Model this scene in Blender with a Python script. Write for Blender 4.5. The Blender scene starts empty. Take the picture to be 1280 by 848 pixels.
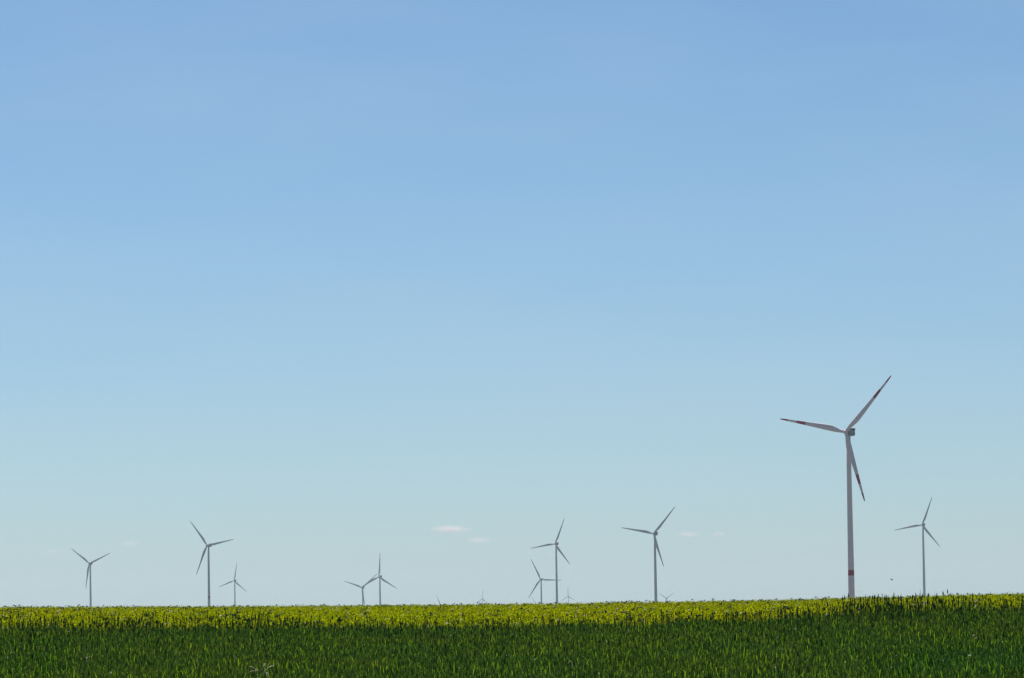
import bpy, math, random
import numpy as np
from mathutils import Matrix, Vector

rnd = random.Random(7)
nrg = np.random.default_rng(11)
S = bpy.context.scene
COL = S.collection

# ------------------------------------------------------------------ camera geometry
F = 5695.0                       # focal length in pixels of a 1280 px wide frame
PITCH = math.atan(329 / F)
ROLL = math.radians(0.9)
EYE = 0.0                        # the eye is the origin of heights

# ------------------------------------------------------------------ helpers
def mesh(name, verts, faces, mats=(), parent=None, smooth=False, mi=None):
    me = bpy.data.meshes.new(name)
    me.from_pydata([tuple(v) for v in verts], [], faces)
    for m in mats:
        me.materials.append(m)
    if mi is not None:
        me.polygons.foreach_set('material_index', mi)
    me.polygons.foreach_set('use_smooth', [smooth] * len(me.polygons))
    me.update()
    o = bpy.data.objects.new(name, me)
    COL.objects.link(o)
    if parent is not None:
        o.parent = parent
    return o

def tag(o, label=None, cat=None, group=None, kind=None):
    if label: o['label'] = label
    if cat: o['category'] = cat
    if group: o['group'] = group
    if kind: o['kind'] = kind
    return o

def mat(name):
    m = bpy.data.materials.new(name)
    m.use_nodes = True
    nt = m.node_tree
    return m, nt, nt.nodes['Principled BSDF'], nt.nodes['Material Output']

def noise(nt, scale, detail=3, src=None):
    n = nt.nodes.new('ShaderNodeTexNoise')
    n.inputs['Scale'].default_value = scale
    n.inputs['Detail'].default_value = detail
    if src is not None:
        nt.links.new(src, n.inputs['Vector'])
    return n.outputs['Fac']

def ramp(nt, fac, stops):
    r = nt.nodes.new('ShaderNodeValToRGB')
    e = r.color_ramp.elements
    while len(e) < len(stops):
        e.new(0.5)
    for el, (p, c) in zip(e, stops):
        el.position = p
        el.color = (*c, 1)
    nt.links.new(fac, r.inputs['Fac'])
    return r.outputs['Color']

def mixrgb(nt, a, b, fac, mode='MIX'):
    n = nt.nodes.new('ShaderNodeMix')
    n.data_type = 'RGBA'
    n.blend_type = mode
    for sock, v in ((n.inputs[6], a), (n.inputs[7], b), (n.inputs[0], fac)):
        if isinstance(v, (int, float)):
            sock.default_value = v
        elif isinstance(v, tuple):
            sock.default_value = (*v, 1)
        else:
            nt.links.new(v, sock)
    return n.outputs[2]

# ------------------------------------------------------------------ materials
def painted(name, col, rough=0.45, grime=0.12):
    m, nt, p, out = mat(name)
    g = nt.nodes.new('ShaderNodeNewGeometry')
    a = noise(nt, 0.35, 4, g.outputs['Position'])
    c = ramp(nt, a, [(0.3, tuple(x * (1 - grime) for x in col)), (0.7, col)])
    nt.links.new(c, p.inputs['Base Color'])
    p.inputs['Roughness'].default_value = rough
    return m
M_WHITE = painted('white_paint_bounce_tint', (0.76, 0.66, 0.69), 0.5)  # white, with warm bounce light from the fields mixed into the colour
M_PALE = painted('haze_tinted_turbine_paint', (0.47, 0.51, 0.57), 0.5)  # bluish haze of distance put into the far turbines' colour
M_NAC = painted('grey_nacelle_paint', (0.17, 0.18, 0.21), 0.5)
M_RED = painted('red_marking_paint', (0.38, 0.022, 0.045), 0.5)
M_GREY = painted('grey_cooler_metal', (0.035, 0.04, 0.05), 0.5)

def leafy(name, stops, tstops, transl=0.45, rough=0.45, spec=0.35, patch=None, hue=None):
    """thin leaf: glossy diffuse front plus light coming through; colour varies by
    plant (instance random) and by island (leaf)"""
    m, nt, p, out = mat(name)
    oi = nt.nodes.new('ShaderNodeObjectInfo')
    g = nt.nodes.new('ShaderNodeNewGeometry')
    mx = nt.nodes.new('ShaderNodeMath'); mx.operation = 'MULTIPLY_ADD'
    nt.links.new(g.outputs['Random Per Island'], mx.inputs[0])
    mx.inputs[1].default_value = 0.72
    m2 = nt.nodes.new('ShaderNodeMath'); m2.operation = 'MULTIPLY'
    nt.links.new(oi.outputs['Random'], m2.inputs[0]); m2.inputs[1].default_value = 0.28
    nt.links.new(m2.outputs[0], mx.inputs[2])
    c = ramp(nt, mx.outputs[0], stops)
    t = ramp(nt, mx.outputs[0], tstops)
    if patch:
        big = noise(nt, patch[0], 3, g.outputs['Position'])
        pr = ramp(nt, big, [(0.35, patch[1]), (0.65, patch[2])])
        c = mixrgb(nt, c, pr, 1.0, 'MULTIPLY')
        t = mixrgb(nt, t, pr, 1.0, 'MULTIPLY')
    nt.links.new(c, p.inputs['Base Color'])
    p.inputs['Roughness'].default_value = rough
    p.inputs['Specular IOR Level'].default_value = spec
    tr = nt.nodes.new('ShaderNodeBsdfTranslucent')
    nt.links.new(t, tr.inputs['Color'])
    ms = nt.nodes.new('ShaderNodeMixShader')
    ms.inputs[0].default_value = transl
    nt.links.new(p.outputs[0], ms.inputs[1])
    nt.links.new(tr.outputs[0], ms.inputs[2])
    nt.links.new(ms.outputs[0], out.inputs['Surface'])
    return m

PATCH_W = (0.25, (0.84, 1.05, 0.95), (1.5, 1.28, 0.85))
M_WLEAF = leafy('wheat_leaf',
    [(0.0, (0.030, 0.078, 0.006)), (0.45, (0.068, 0.145, 0.010)), (0.85, (0.125, 0.185, 0.020)), (1.0, (0.25, 0.20, 0.07))],
    [(0.0, (0.085, 0.240, 0.003)), (0.45, (0.155, 0.345, 0.006)), (0.85, (0.270, 0.410, 0.012)), (1.0, (0.38, 0.28, 0.06))],
    0.58, 0.6, 0.04, PATCH_W)
M_WEAR = leafy('wheat_ear',
    [(0.0, (0.060, 0.115, 0.026)), (0.55, (0.120, 0.185, 0.046)), (0.85, (0.22, 0.27, 0.10)), (1.0, (0.26, 0.17, 0.09))],
    [(0.0, (0.075, 0.180, 0.016)), (0.55, (0.140, 0.260, 0.030)), (0.85, (0.26, 0.34, 0.08)), (1.0, (0.28, 0.19, 0.07))],
    0.4, 0.7, 0.05, PATCH_W)
M_RLEAF = leafy('rapeseed_leaf',
    [(0.0, (0.13, 0.19, 0.004)), (0.5, (0.25, 0.31, 0.004)), (1.0, (0.38, 0.40, 0.006))],
    [(0.0, (0.27, 0.35, 0.002)), (0.5, (0.45, 0.52, 0.002)), (1.0, (0.60, 0.59, 0.004))],
    0.55, 0.9, 0.0, (0.06, (0.94, 1.02, 1.0), (1.06, 0.98, 0.95)))
M_RDARK = leafy('rapeseed_stem',
    [(0.0, (0.045, 0.065, 0.004)), (1.0, (0.12, 0.14, 0.008))],
    [(0.0, (0.040, 0.060, 0.005)), (1.0, (0.11, 0.13, 0.010))], 0.3, 0.7, 0.05)
M_PETAL = leafy('white_petal', [(0.0, (0.72, 0.72, 0.62)), (1.0, (0.82, 0.82, 0.74))],
    [(0.0, (0.6, 0.6, 0.5)), (1.0, (0.7, 0.7, 0.6))], 0.35, 0.6, 0.2)
M_DRY = leafy('dry_straw', [(0.0, (0.50, 0.46, 0.34)), (1.0, (0.70, 0.66, 0.54))],
    [(0.0, (0.3, 0.26, 0.15)), (1.0, (0.45, 0.4, 0.26))], 0.3, 0.6, 0.3)
M_WEED = leafy('dark_weed_and_shaded_rapeseed', [(0.0, (0.020, 0.042, 0.012)), (1.0, (0.045, 0.080, 0.022))],
    [(0.0, (0.02, 0.05, 0.012)), (1.0, (0.045, 0.085, 0.02))], 0.25, 0.5, 0.3)
M_HEAD = leafy('dark_grass_head', [(0.0, (0.038, 0.078, 0.024)), (1.0, (0.100, 0.155, 0.046))],
    [(0.0, (0.060, 0.150, 0.016)), (1.0, (0.140, 0.250, 0.032))], 0.4, 0.65, 0.06)
M_BIRD = painted('bird_feathers', (0.03, 0.028, 0.026), 0.7)

mg, nt, p, out = mat('field_soil')
g = nt.nodes.new('ShaderNodeNewGeometry')
a = noise(nt, 1.7, 6, g.outputs['Position'])
b = noise(nt, 0.02, 3, g.outputs['Position'])
soil = ramp(nt, a, [(0.3, (0.035, 0.030, 0.018)), (0.7, (0.075, 0.060, 0.036))])
cov = ramp(nt, b, [(0.4, (0.14, 0.13, 0.055)), (0.6, (0.22, 0.19, 0.10))])
nt.links.new(mixrgb(nt, soil, cov, 0.75), p.inputs['Base Color'])
p.inputs['Roughness'].default_value = 0.95
M_SOIL = mg

# ------------------------------------------------------------------ wind turbines: where they stand
# name, hub x, y, z, yaw, phase (degrees), fitted from the rotor outline; all share one size
R_ROTOR, H_HUB, TILT = 50.0, 140.0, math.radians(5)
OVER = 4.4                                            # rotor centre ahead of the tower axis
TURB = [
 ('A', 223.4, 3063.8, 110.9, 28.9, 48.1, 'tall wind turbine with red striped blades and a red ring round its tower'),
 ('B', 195.1, 6423.5, 93.5, 23.7, 49.4, 'wind turbine left of the red striped one, blades spread alike, far rotor at its foot'),
 ('C', 73.1, 8365.9, 105.9, 24.5, 69.0, 'pale grey wind turbine whose tower crosses the level blade of the lower turbine'),
 ('D', 54.2, 10008.8, 49.4, 18.1, 116.8, 'low wind turbine with a level blade reaching behind the taller tower on its right'),
 ('E', 692.9, 7758.1, 120.7, 21.4, 69.9, 'pale grey wind turbine right of the red striped one, rightmost in the row'),
 ('F', -484.5, 7167.9, 97.1, 27.2, 9.8, 'tallest wind turbine on the left, with a faint reddish ring low on its tower'),
 ('G', -811.5 * .95, 13142.9 * .95, 74.9 * .95, 19.9, 81.5, 'small wind turbine just right of the tallest turbine on the left'),
 ('H', -833.8, 8922.2, 88.9, 21.2, 23.6, 'leftmost wind turbine, two blades raised in a V and one along its tower'),
 ('I', -287.2, 9582.2, 58.0, 22.2, 88.6, 'wind turbine with one blade straight up, beside a shorter turbine on its left'),
 ('J', -364.9, 10823.8, 40.4, 18.3, 40.6, 'short wind turbine overlapped by the low left blade of its taller right neighbour'),
 ('K', 308.5 * .84, 27117.9 * .84, 30.0 * .84, 32.5, 92.6, 'tiny far rotor right of a tall tower, its hub barely above the field'),
 ('L', 677.8, 20622.7, 7.4, 31.3, 29.0, 'tiny pale far rotor showing a V of two blades at a tall tower foot'),
 ('M', -192.3 * .88, 25927.0 * .88, 21.0 * .88, 37.9, 90.5, 'tiny pale far turbine standing alone, one blade upright, hub just above the field'),
 ('N', -251.4, 15374.0, -16.3, 28.0, 116.2, 'far turbine hidden by the field except one slanting pale blade standing alone'),
 ('O', 95.3, 21110.1, -18.3, 28.0, 4.5, 'faint far blade tip showing under the level bladed low turbine'),
]
def yawvec(ps):                                        # where the rotor faces
    a = math.radians(ps)
    return Vector((-math.sin(a), -math.cos(a), 0))
bases = []
for t in TURB:
    hub = Vector(t[1:4])
    b = hub - yawvec(t[4]) * OVER * math.cos(TILT) - Vector((0, 0, H_HUB))
    bases.append(b)

# ------------------------------------------------------------------ terrain
# height of the crop tops as an angle (pixels of the photo below eye level) along the sight line
UX = np.array([-0.30, -0.112, -0.056, 0.0, 0.056, 0.073, 0.112, 0.30])
P_EDGE = np.array([24., 24., 28., 33., 29., 24., 18., 17.])      # far edge of the wheat
P_CREST = np.array([-2., -2., 1.8, 3.9, 4.2, 3.2, 1.0, 0.5])   # crest of the rapeseed field
D0, D1, D2 = 53.0, 112.0, 330.0
H_CROP = 0.72
TB = np.array([[b.x, b.y, b.z] for b in bases])
TU, TL, TQ = TB[:, 0] / TB[:, 1], np.log(TB[:, 1]), TB[:, 2] / TB[:, 1] * F

def crop_top(x, y):
    x = np.asarray(x, float); y = np.asarray(y, float)
    d = np.maximum(y, 1.0)
    u = x / np.maximum(d, 15.0)
    pe = np.interp(u, UX, P_EDGE); pc = np.interp(u, UX, P_CREST)
    z0 = -0.93 + 0 * d
    z1 = -pe * D1 / F
    z2 = -pc * D2 / F
    t1 = np.clip((d - D0) / (D1 - D0), 0, 1)
    t2 = np.clip((d - D1) / (D2 - D1), 0, 1)
    t2e = t2 * (1.55 - 0.55 * t2)                       # convex towards the crest
    z = z0 + (z1 - z0) * t1 + (z2 - z1) * t2e
    # beyond the crest: the land falls to where the turbines stand
    far = d > D2
    if np.any(far):
        uf, lf = u[far], np.log(d[far])
        w = 1.0 / (((uf[..., None] - TU) / 0.03) ** 2 + ((lf[..., None] - TL) / 0.35) ** 2 + 1e-5) ** 1.5
        q = (w * TQ).sum(-1) / w.sum(-1)
        s = np.clip((d[far] - D2) / 2000.0, 0, 1)
        s = np.sqrt(s)
        q2 = -pc[far]
        qq = q2 + (q - q2) * s - 3.0 * np.clip((d[far] - D2) / 60.0, 0, 1) * (1 - s)
        z[far] = qq * d[far] / F + 0.72 * np.clip((d[far] - D2) / 200.0, 0, 1)
    return z

def ground_z(x, y):
    return crop_top(x, y) - H_CROP

ys = np.concatenate([np.linspace(-60, 30, 10), np.arange(34, 420, 4.0), np.geomspace(420, 30500, 110)])
us = np.concatenate([-np.geomspace(0.9, 0.1, 10), np.linspace(-0.09, 0.09, 37), np.geomspace(0.1, 0.9, 10)])
NX, NY = len(us), len(ys)
yy = np.repeat(ys, NX)
wid = np.where(ys < 60, 60 + (60 - ys) * 0.2, ys)
xx = (us[None, :] * np.minimum(wid, 10500)[:, None]).ravel()
zz = ground_z(xx, yy)
gv = np.stack([xx, yy, zz], 1)
gf = [(j * NX + i, j * NX + i + 1, (j + 1) * NX + i + 1, (j + 1) * NX + i) for j in range(NY - 1) for i in range(NX - 1)]
ground = mesh('ground', gv.tolist(), gf, [M_SOIL], smooth=True)
tag(ground, kind='structure')
ZMIN = float(zz.min())

# ------------------------------------------------------------------ scattered crops
def bare_object(name, verts, faces, mats, mi):
    me = bpy.data.meshes.new(name)
    me.from_pydata(verts, [], faces)
    for m in mats: me.materials.append(m)
    me.polygons.foreach_set('material_index', mi)
    me.update()
    return bpy.data.objects.new(name, me)

class B:
    """collects faces of one clump"""
    def __init__(s): s.v, s.f, s.m = [], [], []
    def strip(s, pts, widths, side, m):
        """flat ribbon along pts, widened along 'side'"""
        n = len(s.v)
        for p_, w in zip(pts, widths):
            s.v.append(tuple(p_ - side * w * .5)); s.v.append(tuple(p_ + side * w * .5))
        for i in range(len(pts) - 1):
            a = n + 2 * i
            s.f.append((a, a + 1, a + 3, a + 2)); s.m.append(m)
    def tube(s, pts, rad, k, m):
        n = len(s.v)
        for p_, r_ in zip(pts, rad):
            for j in range(k):
                a = 2 * math.pi * j / k
                s.v.append((p_.x + r_ * math.cos(a), p_.y + r_ * math.sin(a), p_.z))
        for i in range(len(pts) - 1):
            for j in range(k):
                a = n + i * k + j; b_ = n + i * k + (j + 1) % k
                s.f.append((a, b_, b_ + k, a + k)); s.m.append(m)
    def quad(s, c, ax, ay, m):
        n = len(s.v)
        for sx, sy in ((-1, 0), (0, -1), (1, 0), (0, 1)):
            s.v.append(tuple(c + ax * sx + ay * sy))
        s.f.append((n, n + 1, n + 2, n + 3)); s.m.append(m)

def rot2(a): return Vector((math.cos(a), math.sin(a), 0))

def wheat_stem(b, x, y, h, rr, ear=True, leaves=3, fat=1.0):
    lean = rot2(rr.uniform(0, 6.28)) * rr.uniform(0, 0.10) * h
    base = Vector((x, y, -0.03)); top = base + lean + Vector((0, 0, h))
    def at(t): return base + lean * t * t + Vector((0, 0, (h + .03) * t))
    b.tube([at(0.25), at(0.65), at(1)], [0.0028 * fat, 0.0026 * fat, 0.0022 * fat], 3, 0)
    if ear:
        L = rr.uniform(0.07, 0.10)
        d = (lean * 0.6 + Vector((0, 0, h))).normalized()
        e0 = top
        w = rr.uniform(0.0055, 0.0085) * fat
        b.tube([e0, e0 + d * L * .18, e0 + d * L * .6, e0 + d * L], [0.002, w, w * .9, 0.0015], 5, 1)
        for k in range(3):
            q = rot2(rr.uniform(0, 6.28))
            s0 = e0 + d * L * (.5 + .2 * k)
            b.strip([s0, s0 + d * 0.05 + q * 0.012], [0.0022, 0.0006], rot2(rr.uniform(0, 6.28)), 1)
    for k in range(leaves):
        t0 = rr.uniform(0.30, 0.92) if k else rr.uniform(0.78, 0.95)
        p0 = at(t0)
        a = rr.uniform(0, 6.28); q = rot2(a); side = rot2(a + math.pi / 2)
        L = rr.uniform(0.11, 0.22)
        up = rr.uniform(0.75, 1.40)                    # how steeply it rises
        w = rr.uniform(0.005, 0.0095)
        droop = rr.uniform(0.1, 0.95)
        pts = []
        for i in range(5):
            s = i / 4
            ang = up - droop * s * s * 1.6
            pts.append(pts[-1] + (q * math.cos(ang) + Vector((0, 0, math.sin(ang)))) * L / 4 if i else p0)
        b.strip(pts, [w * .6, w, w * .95, w * .6, w * .08], side, 0)

wheat_lib = bpy.data.collections.new('wheat_clumps')
NW = 10
for k in range(NW):
    rr = random.Random(100 + k)
    b = B()
    for i in range(62):
        x, y = rr.uniform(-.33, .33), rr.uniform(-.33, .33)
        h = rr.gauss(0.63, 0.055)
        wheat_stem(b, x, y, h, rr, True, rr.choice((1, 2, 2, 3)))
    for i in range(rr.choice((1, 2, 3))):              # taller ears that stick out
        wheat_stem(b, rr.uniform(-.3, .3), rr.uniform(-.3, .3), rr.uniform(0.74, 0.86), rr, True, 2)
    if k < 3:                                          # a small white flower
        c = Vector((rr.uniform(-.3, .3), rr.uniform(-.3, .3), rr.uniform(.60, .72)))
        for a in range(3 + k):
            b.quad(c + rot2(a * 2.1) * .012 + Vector((0, 0, rr.uniform(-.01, .01))), rot2(a * 2.1) * .014, (rot2(a * 2.1 + 1.57) + Vector((0, 0, .8))) * .010, 2)
    if k in (4, 7):                                    # a dead leaf
        for _ in range(3):
            a = rr.uniform(0, 6.28)
            p0 = Vector((rr.uniform(-.3, .3), rr.uniform(-.3, .3), rr.uniform(.45, .62)))
            b.strip([p0, p0 + rot2(a) * .06 + Vector((0, 0, .09)), p0 + rot2(a) * .14 + Vector((0, 0, .06))], [.010, .012, .003], rot2(a + 1.57), 3)
    wheat_lib.objects.link(bare_object('wheat_clump', b.v, b.f, [M_WLEAF, M_WEAR, M_PETAL, M_DRY], b.m))

NT = 4
for k in range(NT):                                    # loose tall stems, for the ragged edge
    rr = random.Random(200 + k)
    b = B()
    for i in range(5):
        wheat_stem(b, rr.uniform(-.45, .45), rr.uniform(-.45, .45), rr.uniform(0.74, 1.02), rr, True, 1, 1.7)
    wheat_lib.objects.link(bare_object('wheat_clump_loose', b.v, b.f, [M_HEAD, M_HEAD, M_PETAL, M_DRY], b.m))

rape_lib = bpy.data.collections.new('rapeseed_clumps')
NR = 10
for k in range(NR):
    rr = random.Random(300 + k)
    b = B()
    for pl in range(7):                                # branching plants with pods, leaves and last flowers
        cx, cy = rr.uniform(-.55, .55), rr.uniform(-.55, .55)
        h = rr.gauss(0.72, 0.05)
        if k == 0 and pl == 0: h = 0.95
        if k == 1 and pl == 0: h = 0.88
        stem = [Vector((cx, cy, 0)), Vector((cx + rr.uniform(-.04, .04), cy, h * .5)), Vector((cx + rr.uniform(-.08, .08), cy + rr.uniform(-.05, .05), h * .94))]
        b.tube(stem, [.008, .006, .003], 3, 1)
        for br in range(11):
            t = rr.uniform(.3, 1)
            q = rot2(rr.uniform(0, 6.28))
            p0 = Vector((cx, cy, h * t * .8))
            p1 = p0 + q * rr.uniform(.08, .30) + Vector((0, 0, h * .22 * rr.uniform(.3, 1)))
            p1.z = min(p1.z, h)
            b.strip([p0, p1], [.006, .003], rot2(rr.uniform(0, 6.28)), 1)
            for l in range(9):
                c = p0.lerp(p1, rr.uniform(.3, 1.1)) + Vector((rr.gauss(0, .035), rr.gauss(0, .035), rr.gauss(0, .025)))
                ax = Vector((rr.gauss(0, 1), rr.gauss(0, 1), rr.gauss(0, .6))).normalized()
                ay = ax.cross(Vector((rr.gauss(0, 1), rr.gauss(0, 1), rr.gauss(0, 1)))).normalized()
                s = rr.uniform(.014, .032) * (1.7 if h > .85 else 1)
                dark = rr.random() < (.75 if h > .85 else .08)
                b.quad(c, ax * s, ay * s * rr.uniform(.4, .8), (3 if h > .85 else 1) if dark else 0)  # tall plants: shade of their unsunlit leaves put in as darker colour
    if k in (2, 3):                                    # white flowers among the crop
        for _ in range(k - 1):
            c = Vector((rr.uniform(-.5, .5), rr.uniform(-.5, .5), rr.uniform(.66, .76)))
            for a in range(5):
                b.quad(c + Vector((rr.gauss(0, .025), rr.gauss(0, .025), rr.gauss(0, .012))), rot2(a * 1.3) * .03, (rot2(a * 1.3 + 1.57) * .6 + Vector((0, 0, .8))) * .024, 2)
    rape_lib.objects.link(bare_object('rapeseed_clump', b.v, b.f, [M_RLEAF, M_RDARK, M_PETAL, M_WEED], b.m))

def scatter(name, pts, rotz, scl, idx, lib):
    """one object: a cloud of points, each carrying one clump"""
    me = bpy.data.meshes.new(name)
    me.from_pydata(pts, [], [])
    n = len(pts)
    at = me.attributes.new('turn', 'FLOAT_VECTOR', 'POINT')
    v = np.zeros((n, 3)); v[:, 2] = rotz
    at.data.foreach_set('vector', v.ravel())
    at = me.attributes.new('size', 'FLOAT_VECTOR', 'POINT')
    at.data.foreach_set('vector', np.asarray(scl).ravel())
    at = me.attributes.new('pick', 'INT', 'POINT')
    at.data.foreach_set('value', np.asarray(idx, dtype=np.int32))
    o = bpy.data.objects.new(name, me)
    COL.objects.link(o)
    ng = bpy.data.node_groups.new(name + '_scatter', 'GeometryNodeTree')
    ng.interface.new_socket('Geometry', in_out='INPUT', socket_type='NodeSocketGeometry')
    ng.interface.new_socket('Geometry', in_out='OUTPUT', socket_type='NodeSocketGeometry')
    gi = ng.nodes.new('NodeGroupInput'); go = ng.nodes.new('NodeGroupOutput')
    ip = ng.nodes.new('GeometryNodeInstanceOnPoints')
    ci = ng.nodes.new('GeometryNodeCollectionInfo')
    ci.inputs['Collection'].default_value = lib
    ci.inputs['Separate Children'].default_value = True
    ci.inputs['Reset Children'].default_value = True
    ip.inputs['Pick Instance'].default_value = True
    def attr(nm, ty):
        a = ng.nodes.new('GeometryNodeInputNamedAttribute')
        a.data_type = ty
        a.inputs['Name'].default_value = nm
        return next(s for s in a.outputs if s.enabled and s.name == 'Attribute')
    L = ng.links.new
    L(gi.outputs[0], ip.inputs['Points'])
    L(ci.outputs[0], ip.inputs['Instance'])
    e2r = ng.nodes.new('FunctionNodeEulerToRotation')
    L(attr('turn', 'FLOAT_VECTOR'), e2r.inputs[0])
    L(e2r.outputs[0], ip.inputs['Rotation'])
    L(attr('size', 'FLOAT_VECTOR'), ip.inputs['Scale'])
    L(attr('pick', 'INT'), ip.inputs['Instance Index'])
    L(ip.outputs[0], go.inputs[0])
    md = o.modifiers.new('scatter', 'NODES')
    md.node_group = ng
    return o

def field(y0, y1, step, margin, jitter):
    P = []
    y = y0
    while y < y1:
        hw = 0.1135 * y + margin
        xs = np.arange(-hw, hw, step)
        x = xs + nrg.uniform(-jitter, jitter, len(xs))
        P.append(np.stack([x, y + nrg.uniform(-jitter, jitter, len(xs))], 1))
        y += step
    return np.concatenate(P)

def smooth_noise(x, y, s, seed):
    r = np.random.default_rng(seed)
    o = 0
    for k in range(5):
        a = r.uniform(0, 6.28); f = s * r.uniform(.6, 1.8)
        o = o + np.sin((x * math.cos(a) + y * math.sin(a)) * f + r.uniform(0, 6.28))
    return o / 5

# wheat, from near the camera to its ragged far edge
P = field(22, D1 + 1.5, 0.44, 5.0, 0.2)
edge = D1 + smooth_noise(P[:, 0], P[:, 1] * 0, 1.1, 3) * 2.0
P = P[P[:, 1] < edge]
n = len(P)
z = ground_z(P[:, 0], P[:, 1])
sc = np.stack([np.full(n, 1.0), np.full(n, 1.0), 1.0 + 0.13 * smooth_noise(P[:, 0], P[:, 1], 1.6, 5) + nrg.normal(0, .035, n)], 1)
# a taller, thicker stand at the edge on the right
bump = np.exp(-((P[:, 0] / P[:, 1] - 0.086) / 0.012) ** 2) * np.clip((P[:, 1] - 88) / 20, 0, 1)
sc[:, 2] *= 1 + 0.10 * bump
wi = nrg.integers(0, NW, n)
lo = nrg.random(n) < .55                               # clumps with flowers or dead leaves are rarer
sc[:, 2] *= 1 + np.clip((P[:, 1] - 85) / 20, 0, 1) * np.clip(nrg.normal(0.02, .11, n) + .07 * smooth_noise(P[:, 0], P[:, 1] * .3, 4.0, 21), -.2, .4)
sc[:, 2] *= 1 - .16 * np.clip((P[:, 1] - 97) / 14, 0, 1)
lo2 = nrg.random(n) < .7
wi = np.where((wi < 3) & lo2, 5, wi)
wi = np.where(((wi == 4) | (wi == 7)) & lo, 6, wi)
Q = field(60, D1 + 7, 0.75, 4.0, 0.38)
u = Q[:, 0] / Q[:, 1]
keep = 0.15 + 0.8 * np.clip((Q[:, 1] - 84) / 14, 0, 1) * np.clip((D1 + 7 - Q[:, 1]) / 6, 0, 1)
keep += 0.5 * np.exp(-((u - 0.083) / 0.016) ** 2) * (Q[:, 1] > 85)
Q = Q[nrg.random(len(Q)) < keep * .5]
u = Q[:, 0] / Q[:, 1]
qs = np.ones((len(Q), 3))
qs[:, 2] = .96 + nrg.normal(0, .05, len(Q)) + 0.16 * np.exp(-((u - 0.083) / 0.016) ** 2) + 0.08 * (u < -0.055)
P = np.concatenate([P, Q]); z = ground_z(P[:, 0], P[:, 1]); sc = np.concatenate([sc, qs]); n = len(P)
wi = np.concatenate([wi, NW + nrg.integers(0, NT, len(Q))])
wheat = scatter('wheat_field', np.column_stack([P, z]).tolist(), nrg.uniform(0, 6.28, n), sc, wi, wheat_lib)
tag(wheat, 'dark green wheat crop with upright ears filling the foreground', 'wheat', kind='stuff')

# rapeseed, from the wheat's edge over the crest
P = field(D1 - 1.0, 365, 0.80, 8.0, 0.36)
n = len(P)
z = ground_z(P[:, 0], P[:, 1])
sc = np.stack([np.full(n, 1.0), np.full(n, 1.0), 1.0 + 0.05 * smooth_noise(P[:, 0], P[:, 1], .5, 9) + nrg.normal(0, .06, n)], 1)
ri = nrg.integers(0, NR, n)
lo = nrg.random(n)
ri = np.where((ri < 2) & (lo < np.where(P[:, 1] > 270, .35, .85)), 6, ri)
ri = np.where(((ri == 2) | (ri == 3)) & (lo < .86), 7, ri)
rape = scatter('rapeseed_field', np.column_stack([P, z]).tolist(), nrg.uniform(0, 6.28, n), sc, ri, rape_lib)
tag(rape, 'yellow green rapeseed crop with white flecks between the wheat and the skyline', 'rapeseed', kind='stuff')

# ------------------------------------------------------------------ wind turbine, one of each kind
def blade_shape():
    """a lofted blade along +X, leading edge towards +Z, suction side towards +Y"""
    st = [0.0, .02, .05, .09, .13, .18, .23, .30, .38, .46, .54, .595, .60, .61, .68, .737, .74, .80, .86, .872, .875, .93, .97, .985, 1.0]
    st = sorted(set(st))
    V, Fc, MI = [], [], []
    K = 14
    for s in st:
        x = 1.2 + s * (R_ROTOR - 1.2)
        c = np.interp(s, [0, .04, .10, .20, .30, .5, .75, .93, .985, 1.0], [2.2, 2.2, 3.1, 4.15, 3.75, 2.75, 1.8, 1.15, .75, .15])
        rel = np.interp(s, [0, .04, .10, .20, .35, .6, 1.0], [1.0, 1.0, .66, .36, .27, .21, .16])
        tw = math.radians(float(np.interp(s, [0, .1, .2, .4, .7, 1], [14, 14, 11, 6, 2, 0])))
        ax = float(np.interp(s, [0, .05, .2, 1], [.5, .5, .34, .30]))
        pre = -0.7 * s * s                              # bent forward towards the wind
        for j in range(K):
            a = 2 * math.pi * j / K
            cz = .5 * math.cos(a)
            th = .5 * math.sin(a) * rel
            if rel < .9:
                th *= (1 + .7 * math.cos(a)) ** .5 if math.cos(a) > -.99 else .3
            zc = (cz + .5 - (1 - ax)) * c               # leading edge at +Z
            yc = th * c
            z2 = zc * math.cos(tw) - yc * math.sin(tw)
            y2 = zc * math.sin(tw) + yc * math.cos(tw)
            V.append((x, y2 + pre, z2))
    ns = len(st)
    for i in range(ns - 1):
        mid = .5 * (st[i] + st[i + 1])
        for j in range(K):
            Fc.append((i * K + j, i * K + (j + 1) % K, (i + 1) * K + (j + 1) % K, (i + 1) * K + j))
            MI.append(1 if (.598 < mid < .7385 or .873 < mid < .98) else 0)
    Fc.append(tuple(range(K - 1, -1, -1))); MI.append(0)
    Fc.append(tuple((ns - 1) * K + j for j in range(K))); MI.append(0)
    return V, Fc, MI

def lathe(profile, K):
    V = [(r_ * math.cos(2 * math.pi * j / K), r_ * math.sin(2 * math.pi * j / K), z_) for r_, z_ in profile for j in range(K)]
    Fc = [(i * K + j, i * K + (j + 1) % K, (i + 1) * K + (j + 1) % K, (i + 1) * K + j) for i in range(len(profile) - 1) for j in range(K)]
    Fc.append(tuple(range(K - 1, -1, -1)))
    Fc.append(tuple((len(profile) - 1) * K + j for j in range(K)))
    return V, Fc

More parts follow.
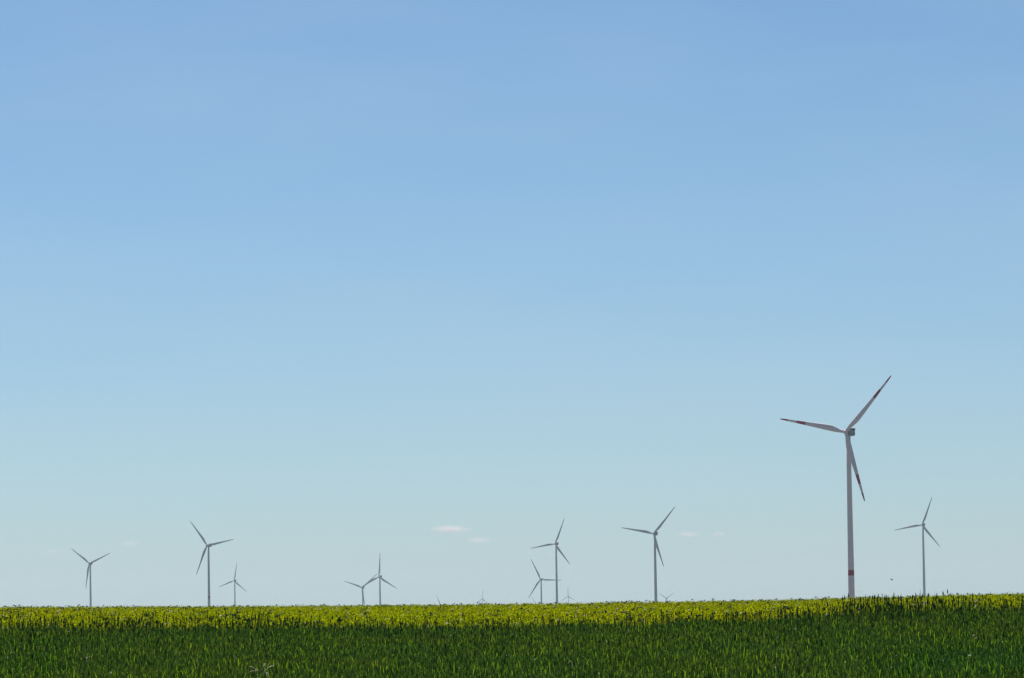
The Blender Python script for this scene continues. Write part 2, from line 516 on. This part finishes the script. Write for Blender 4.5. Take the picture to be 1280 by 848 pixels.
def box_sections(secs, K=20, pw=4.0):
    """rounded-box loft along Y; secs = (y, half width, z low, z high)"""
    V, Fc = [], []
    for y_, hw, zl, zh in secs:
        for j in range(K):
            a = 2 * math.pi * j / K
            c_, s_ = math.cos(a), math.sin(a)
            r_ = (abs(c_) ** pw + abs(s_) ** pw) ** (-1 / pw)
            V.append((hw * r_ * c_, y_, (zl + zh) / 2 + (zh - zl) / 2 * r_ * s_))
    for i in range(len(secs) - 1):
        for j in range(K):
            Fc.append((i * K + j, (i + 1) * K + j, (i + 1) * K + (j + 1) % K, i * K + (j + 1) % K))
    Fc.append(tuple(range(K)))
    Fc.append(tuple((len(secs) - 1) * K + j for j in range(K - 1, -1, -1)))
    return V, Fc

# rotor frame: axis -Y raised by TILT; hub centre ahead of the tower top
MT = Matrix.Rotation(-TILT, 4, 'X')
HUB = Vector((0, -OVER * math.cos(TILT), H_HUB))

def make_turbine(label, ring, stripes, paint):
    root = bpy.data.objects.new('wind_turbine', None)
    COL.objects.link(root)
    root.empty_display_size = 5
    tag(root, label, 'wind turbine', 'wind turbines standing beyond the field')
    top = H_HUB - 2.0
    zs = [0, .4, 20, ring[0], ring[1], 60, 80, 100, 120, top] if ring else [0, .4, 20, 42, 46, 60, 80, 100, 120, top]
    zs = sorted(zs)
    prof = [(2.32 - (2.32 - 1.42) * (z_ / top) ** 1.15, z_) for z_ in zs]
    V, Fc = lathe(prof, 32)
    mi = [0] * len(Fc)
    if ring:
        i = zs.index(ring[0])
        for j in range(32): mi[i * 32 + j] = 1
    mesh('tower', V, Fc, [paint, M_RED], root, True, mi)
    # nacelle in the tilted frame (Y points downwind)
    def tilt(vs): return [tuple(MT @ Vector(v) + HUB) for v in vs]
    V, Fc = box_sections([(1.3, 1.15, -1.2, 1.3), (1.9, 1.75, -1.85, 1.75), (5, 1.9, -2.05, 1.95), (8.5, 1.9, -2.0, 2.0), (11.4, 1.8, -1.5, 1.95), (11.9, 1.55, -1.15, 1.75)])
    nac = mesh('nacelle', tilt(V), Fc, [M_NAC], root, False)
    V, Fc = box_sections([(9.6, 1.9, 1.9, 3.55), (9.75, 2.0, 1.85, 3.7), (11.2, 2.0, 1.85, 3.7), (11.35, 1.9, 1.9, 3.55)], 20, 8)
    mesh('cooling_unit', tilt(V), Fc, [M_GREY], nac, False)
    # spinner, pointing upwind
    prof = [(.05, 2.0), (.55, 1.85), (1.05, 1.4), (1.4, .7), (1.5, 0), (1.5, -.8), (1.35, -1.28)]
    V, Fc = lathe(prof[::-1], 20)
    V = [(x, -z_, y) for x, y, z_ in V]
    mesh('hub', tilt(V), Fc, [paint], root, True)
    V, Fc, MI = blade_shape()
    for k in range(3):
        o = mesh('blade', V, Fc, [paint, M_RED if stripes else paint], root, True, MI) if k == 0 else None
        if k:
            o = first.copy(); COL.objects.link(o); o.parent = root
        else:
            first = o
    return root

def pose(root, b, psi, theta):
    root.location = b
    root.rotation_euler = (0, 0, -math.radians(psi))
    k = 0
    for ch in root.children:
        if ch.name.split('.')[0] == 'blade':
            a = math.radians(theta + 120 * k)
            # local X -> (cos a) X + (sin a) Z' ; the blade turns about -Y'
            ch.matrix_local = Matrix.Translation(HUB) @ MT @ Matrix.Rotation(-a, 4, 'Y')
            k += 1

def copy_tree(o, parent=None):
    c = o.copy(); COL.objects.link(c)
    if parent is not None: c.parent = parent
    for ch in o.children:
        if ch.name.split('.')[0]: copy_tree(ch, c)
    return c

plain = None
for t, b in zip(TURB, bases):
    if t[0] == 'A':
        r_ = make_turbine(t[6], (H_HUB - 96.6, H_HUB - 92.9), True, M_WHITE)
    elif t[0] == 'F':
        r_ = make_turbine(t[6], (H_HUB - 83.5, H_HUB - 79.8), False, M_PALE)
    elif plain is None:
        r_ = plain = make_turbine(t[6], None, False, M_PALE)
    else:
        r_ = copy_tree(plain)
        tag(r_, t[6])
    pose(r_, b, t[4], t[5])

# ------------------------------------------------------------------ weeds that stand out of the crop
def px_ray(x, y):
    """direction of a photo pixel"""
    fw = Vector((0, math.cos(PITCH), math.sin(PITCH))); up = Vector((0, -math.sin(PITCH), math.cos(PITCH))); rt = Vector((1, 0, 0))
    r2 = rt * math.cos(ROLL) - up * math.sin(ROLL); u2 = rt * math.sin(ROLL) + up * math.cos(ROLL)
    return fw + r2 * ((x - 640) / F) + u2 * ((424 - y) / F)
def at_px(x, y, d):
    v = px_ray(x, y); return v * (d / v.y)
def gz(x, y): return float(ground_z(np.array([x]), np.array([y]))[0])

def stalk(name, label, px, py, d, w, mats, leaves, head, seed):
    rr = random.Random(seed)
    tip = at_px(px, py, d)
    g0 = gz(tip.x, tip.y)
    base = Vector((tip.x + rr.uniform(.01, .04), tip.y, g0))
    L = tip.z - g0
    b = B()
    pts = [base.lerp(tip, t) + Vector((rr.uniform(-.006, .006), 0, 0)) for t in np.linspace(0, 1, 9)]
    pts = [q - base for q in pts]
    hd = [1.0] * 9
    for i in range(9):
        s = i / 8
        hd[i] = w * (1 - .5 * s) * .5
        if head and s > .72: hd[i] = w * head * (1.15 - s) * .5
    b.tube([Vector(q) for q in pts], hd, 6, 0)
    for k in range(leaves):
        t = rr.uniform(.35, .93); a = rr.uniform(0, 6.28)
        p0 = pts[int(t * 8)]
        ln = rr.uniform(.08, .2) * (1.2 - t)
        b.strip([p0, p0 + rot2(a) * ln * .6 + Vector((0, 0, ln)), p0 + rot2(a) * ln * 1.2 + Vector((0, 0, ln * 1.25))], [w, w * 1.4, .002], rot2(a + 1.57), 0)
    o = mesh(name, b.v, b.f, mats, None, True, b.m)
    o.location = base
    tag(o, label, 'weed')
    return o
G = 'weed stalks sticking out above the crop'
tag(stalk('weed_stalk', 'thick dark weed stalk rising above the skyline left of the foot of the rightmost turbine', 1150.8, 737.5, 96, .022, [M_WEED], 12, 1.5, 1), group=G)
tag(stalk('weed_stalk', 'thin dark stalk rising above the skyline right of the foot of the rightmost turbine', 1168.3, 737.8, 118, .014, [M_WEED], 3, 1.3, 2), group=G)
tag(stalk('weed_stalk', 'short dark stalk tip on the skyline between the red ringed tower and the rightmost turbine', 1126.5, 742.0, 100, .03, [M_WEED], 9, 1.8, 3), group=G)

def dry_weed(label, px, py, d, seed, n):
    rr = random.Random(seed)
    tip = at_px(px, py, d)
    g0 = gz(tip.x, tip.y)
    root = bpy.data.objects.new('dry_weed', None); COL.objects.link(root)
    root.location = (tip.x, tip.y, g0)
    tag(root, label, 'dead weed')
    H = tip.z - g0
    b = B()
    b.tube([Vector((0, 0, 0)), Vector((.01, 0, H * .5)), Vector((-.01, 0, H * .97))], [.006, .005, .003], 6, 0)
    mesh('stem', b.v, b.f, [M_DRY], root, True, b.m)
    for k in range(n):
        b = B()
        a = rr.uniform(0, 6.28); q = rot2(a)
        p0 = Vector((0, 0, H * rr.uniform(.72, .98)))
        L = rr.uniform(.08, .18)
        up = rr.uniform(-.3, 1.4)
        pts = [p0]
        for i in range(5):
            ang = up - .5 * i * rr.uniform(.3, 1)
            pts.append(pts[-1] + (q * math.cos(ang) + Vector((0, 0, math.sin(ang)))) * L / 5)
        b.strip(pts, [.010, .018, .022, .020, .014, .004], rot2(a + 1.57) * .8 + Vector((0, 0, .5)), 0)
        mesh('leaf', b.v, b.f, [M_DRY], root, False, b.m)
    return root
dry_weed('pale dead weed with curled leaves among the wheat near the bottom edge', 332, 828, 56.5, 4, 11)
dry_weed('small pale dead weed in the wheat, by the bottom edge, left of the midpoint', 322, 836, 55.5, 9, 9)

def bent_leaf():
    tip = at_px(992, 808, 60)
    foot = at_px(1008, 838, 60)
    g0 = gz(foot.x, foot.y)
    b = B()
    o0 = Vector((foot.x + .03, foot.y, g0))
    pts = [o0, o0.lerp(foot, .6), foot, foot.lerp(tip, .35), foot.lerp(tip, .7), tip, tip + Vector((-.05, 0, -.01))]
    pts = [q - o0 for q in pts]
    b.strip(pts, [.008, .014, .022, .026, .02, .012, .003], Vector((.75, .3, .4)), 0)
    o = mesh('grass_leaf', b.v, b.f, [M_WEED], None, True, b.m)
    md = o.modifiers.new('thickness', 'SOLIDIFY'); md.thickness = .002
    o.location = o0
    tag(o, 'long dark slanting grass leaf standing out in the wheat below the red ringed turbine', 'grass leaf')
bent_leaf()

# ------------------------------------------------------------------ bird
def bird():
    c = at_px(1114.6, 724.9, 620)
    root = bpy.data.objects.new('bird', None); COL.objects.link(root)
    root.location = c
    root.rotation_euler = (math.radians(12), math.radians(25), math.radians(20))
    tag(root, 'small dark bird in flight between the red ringed tower and the rightmost turbine', 'bird')
    prof = [(.004, -.19), (.03, -.13), (.055, -.03), (.055, .06), (.035, .13), (.034, .17), (.022, .205), (.004, .24)]
    V, Fc = lathe(prof, 12)
    V = [(z_, x, y) for x, y, z_ in V]
    V2 = len(V)
    V += [(-.15, -.02, .01), (-.15, .02, .01), (-.32, .06, .0), (-.32, -.06, .0), (-.15, -.02, -.005), (-.15, .02, -.005), (-.32, .06, -.006), (-.32, -.06, -.006)]
    Fc += [tuple(V2 + i for i in q) for q in ((0, 1, 2, 3), (7, 6, 5, 4), (0, 3, 7, 4), (1, 5, 6, 2), (2, 6, 7, 3))]
    mesh('body', V, Fc, [M_BIRD], root, True)
    for s in (-1, 1):
        prof = [(.03, .11, -.09, .02), (.16, .13, -.10, .07), (.30, .10, -.10, .09), (.43, .02, -.09, .07)]
        V, Fc = [], []
        for y_, x1, x0, z_ in prof:
            for dx, dz in ((x1, 0), ((x1 + x0) / 2, .012), (x0, 0), ((x1 + x0) / 2, -.008)):
                V.append((dx, s * y_, z_ + dz))
        for i in range(3):
            for j in range(4):
                Fc.append((i * 4 + j, i * 4 + (j + 1) % 4, i * 4 + 4 + (j + 1) % 4, i * 4 + 4 + j))
        Fc += [(0, 1, 2, 3), (15, 14, 13, 12)]
        mesh('wing', V, Fc, [M_BIRD], root, True)
bird()

# ------------------------------------------------------------------ clouds, far beyond the haze
def cloud_material(name, dens, seed):
    dens *= 1.05
    m = bpy.data.materials.new(name); m.use_nodes = True
    nt = m.node_tree; nt.nodes.clear()
    out = nt.nodes.new('ShaderNodeOutputMaterial')
    tc = nt.nodes.new('ShaderNodeTexCoord')
    ln = nt.nodes.new('ShaderNodeVectorMath'); ln.operation = 'LENGTH'
    nt.links.new(tc.outputs['Object'], ln.inputs[0])
    fall = nt.nodes.new('ShaderNodeMapRange')
    fall.inputs['From Min'].default_value = 1.0; fall.inputs['From Max'].default_value = 0.0
    nt.links.new(ln.outputs['Value'], fall.inputs['Value'])
    mp = nt.nodes.new('ShaderNodeMapping'); mp.inputs['Location'].default_value = (seed, seed * 2, 0)
    mp.inputs['Scale'].default_value = (3.6, 2.2, 1.5)
    nt.links.new(tc.outputs['Object'], mp.inputs['Vector'])
    nz = noise(nt, 1.0, 5, mp.outputs[0])
    a = nt.nodes.new('ShaderNodeMath'); a.operation = 'ADD'
    nt.links.new(fall.outputs[0], a.inputs[0]); nt.links.new(nz, a.inputs[1])
    r2 = nt.nodes.new('ShaderNodeMapRange')
    r2.inputs['From Min'].default_value = 0.72; r2.inputs['From Max'].default_value = 1.4
    r2.inputs['To Max'].default_value = dens
    nt.links.new(a.outputs[0], r2.inputs['Value'])
    pv = nt.nodes.new('ShaderNodeVolumePrincipled')
    pv.inputs['Color'].default_value = (1.0, .975, .95, 1)
    pv.inputs['Anisotropy'].default_value = 0.35
    nt.links.new(r2.outputs[0], pv.inputs['Density'])
    nt.links.new(pv.outputs[0], out.inputs['Volume'])
    return m
CL = [
 (563, 662.0, 50, 11, .0085, 'flat pale cloud, the biggest of the small ones low in the middle of the sky'),
 (597, 675.5, 40, 9, .0048, 'thin pale cloud just below and right of the biggest small cloud'),
 (860, 668.5, 30, 9, .0075, 'small pale cloud right of the turbine with the raised blades'),
 (898, 668.0, 26, 8, .0040, 'faint smaller cloud beside the small pale cloud near the red striped turbine'),
 (163, 680.0, 26, 8, .0040, 'faint small cloud between the two turbines on the left'),
 (66, 690.0, 28, 7, .0030, 'very faint small cloud left of the leftmost turbine'),
]
DC = 60000.0
for i, (x, y, w, h, dn, lab) in enumerate(CL):
    me = bpy.data.meshes.new('cloud')
    V, Fc = [], []
    NL, NA = 10, 20
    for a in range(1, NL):
        th = math.pi * a / NL
        for c in range(NA):
            ph = 2 * math.pi * c / NA
            V.append((math.sin(th) * math.cos(ph), math.sin(th) * math.sin(ph), math.cos(th)))
    for a in range(NL - 2):
        for c in range(NA):
            Fc.append((a * NA + c, a * NA + (c + 1) % NA, (a + 1) * NA + (c + 1) % NA, (a + 1) * NA + c))
    V += [(0, 0, 1), (0, 0, -1)]
    for c in range(NA):
        Fc.append((len(V) - 2, (c + 1) % NA, c))
        Fc.append((len(V) - 1, (NL - 2) * NA + c, (NL - 2) * NA + (c + 1) % NA))
    Fc = [f_[::-1] for f_ in Fc]
    o = mesh('cloud', V, Fc, [cloud_material('cloud_vapour', dn, 3.7 * i + 1)], None, True)
    k = DC / F
    o.scale = (w * k * .68, w * k * .5, h * k * .66)
    o.location = at_px(x, y, DC)
    tag(o, lab, 'cloud', 'small clouds low over the horizon')

# ------------------------------------------------------------------ haze
HZ = 2.1e-5
mh = bpy.data.materials.new('haze_air'); mh.use_nodes = True
nt = mh.node_tree; nt.nodes.clear()
out = nt.nodes.new('ShaderNodeOutputMaterial')
pv = nt.nodes.new('ShaderNodeVolumePrincipled')
pv.inputs['Color'].default_value = (0.70, 0.87, 1.0, 1)
pv.inputs['Density'].default_value = HZ
pv.inputs['Anisotropy'].default_value = 0.3
nt.links.new(pv.outputs[0], out.inputs['Volume'])
x1, y0, y1, z0, z1 = 10500.0, -90.0, 31000.0, ZMIN - 1.0, 190.0
z1 = max(z1, float(max(t[3] for t in TURB)) + R_ROTOR + 5)
hv = [(sx * x1, y, z_) for sx in (-1, 1) for y in (y0, y1) for z_ in (z0, z1)]
hf = [(0, 1, 3, 2), (4, 6, 7, 5), (0, 4, 5, 1), (2, 3, 7, 6), (0, 2, 6, 4), (1, 5, 7, 3)]
haze = mesh('haze', hv, hf, [mh])
tag(haze, kind='stuff')

# ------------------------------------------------------------------ daylight
SUN_EL, SUN_AZ = 56.0, -16.0                           # ahead of the camera, a little to the left, high
w = bpy.data.worlds.new('World'); S.world = w
w.use_nodes = True
nt = w.node_tree
bg = nt.nodes['Background']
sky = nt.nodes.new('ShaderNodeTexSky')
sky.sky_type = 'NISHITA'
sky.sun_disc = False
sky.sun_elevation = math.radians(SUN_EL)
sky.sun_rotation = math.radians(SUN_AZ)
sky.altitude = 0
sky.air_density = 0.7
sky.dust_density = 0.3
sky.ozone_density = 6.0
wb = mixrgb(nt, sky.outputs[0], (0.92, 1.035, 1.055), 1.0, 'MULTIPLY')     # white balance
tc = nt.nodes.new('ShaderNodeTexCoord')                                 # a barely visible high veil
mp = nt.nodes.new('ShaderNodeMapping')
mp.inputs['Scale'].default_value = (9, 9, 38)
mp.inputs['Rotation'].default_value = (0, math.radians(12), 0)
nt.links.new(tc.outputs['Generated'], mp.inputs['Vector'])
veil = nt.nodes.new('ShaderNodeMapRange')
veil.inputs['From Min'].default_value = .38; veil.inputs['From Max'].default_value = .8
veil.inputs['To Max'].default_value = .16
nt.links.new(noise(nt, 1.0, 5, mp.outputs[0]), veil.inputs['Value'])
nt.links.new(mixrgb(nt, wb, (6.4, 8.0, 8.8), veil.outputs[0]), bg.inputs['Color'])
bg.inputs['Strength'].default_value = 0.082
sl = bpy.data.lights.new('sun', 'SUN')
sl.energy = 5.0
sl.angle = math.radians(0.53)
sl.color = (1.0, .95, .88)
so = bpy.data.objects.new('sun', sl); COL.objects.link(so)
e, a = math.radians(SUN_EL), math.radians(SUN_AZ)
sd = Vector((math.sin(a) * math.cos(e), math.cos(a) * math.cos(e), math.sin(e)))
so.rotation_euler = (-sd).to_track_quat('-Z', 'Y').to_euler()
so.location = sd * 300

# ------------------------------------------------------------------ camera
cd = bpy.data.cameras.new('camera')
cd.sensor_width = 23.6
cd.lens = F / 1280 * 23.6
cd.clip_start = 0.5
cd.clip_end = 200000
co = bpy.data.objects.new('camera', cd); COL.objects.link(co)
fw = Vector((0, math.cos(PITCH), math.sin(PITCH))); up = Vector((0, -math.sin(PITCH), math.cos(PITCH))); rt = Vector((1, 0, 0))
r2 = rt * math.cos(ROLL) - up * math.sin(ROLL); u2 = rt * math.sin(ROLL) + up * math.cos(ROLL)
co.matrix_world = Matrix(((r2.x, u2.x, -fw.x, 0), (r2.y, u2.y, -fw.y, 0), (r2.z, u2.z, -fw.z, 0), (0, 0, 0, 1)))
S.camera = co

# ------------------------------------------------------------------ render settings
S.view_settings.view_transform = 'Standard'
S.view_settings.look = 'None'
S.view_settings.exposure = 0.0
S.view_settings.gamma = 1.0
c = S.cycles
c.max_bounces = 8
c.diffuse_bounces = 4
c.transmission_bounces = 6
c.glossy_bounces = 2
c.volume_bounces = 6
c.volume_max_steps = 256
c.use_denoising = True
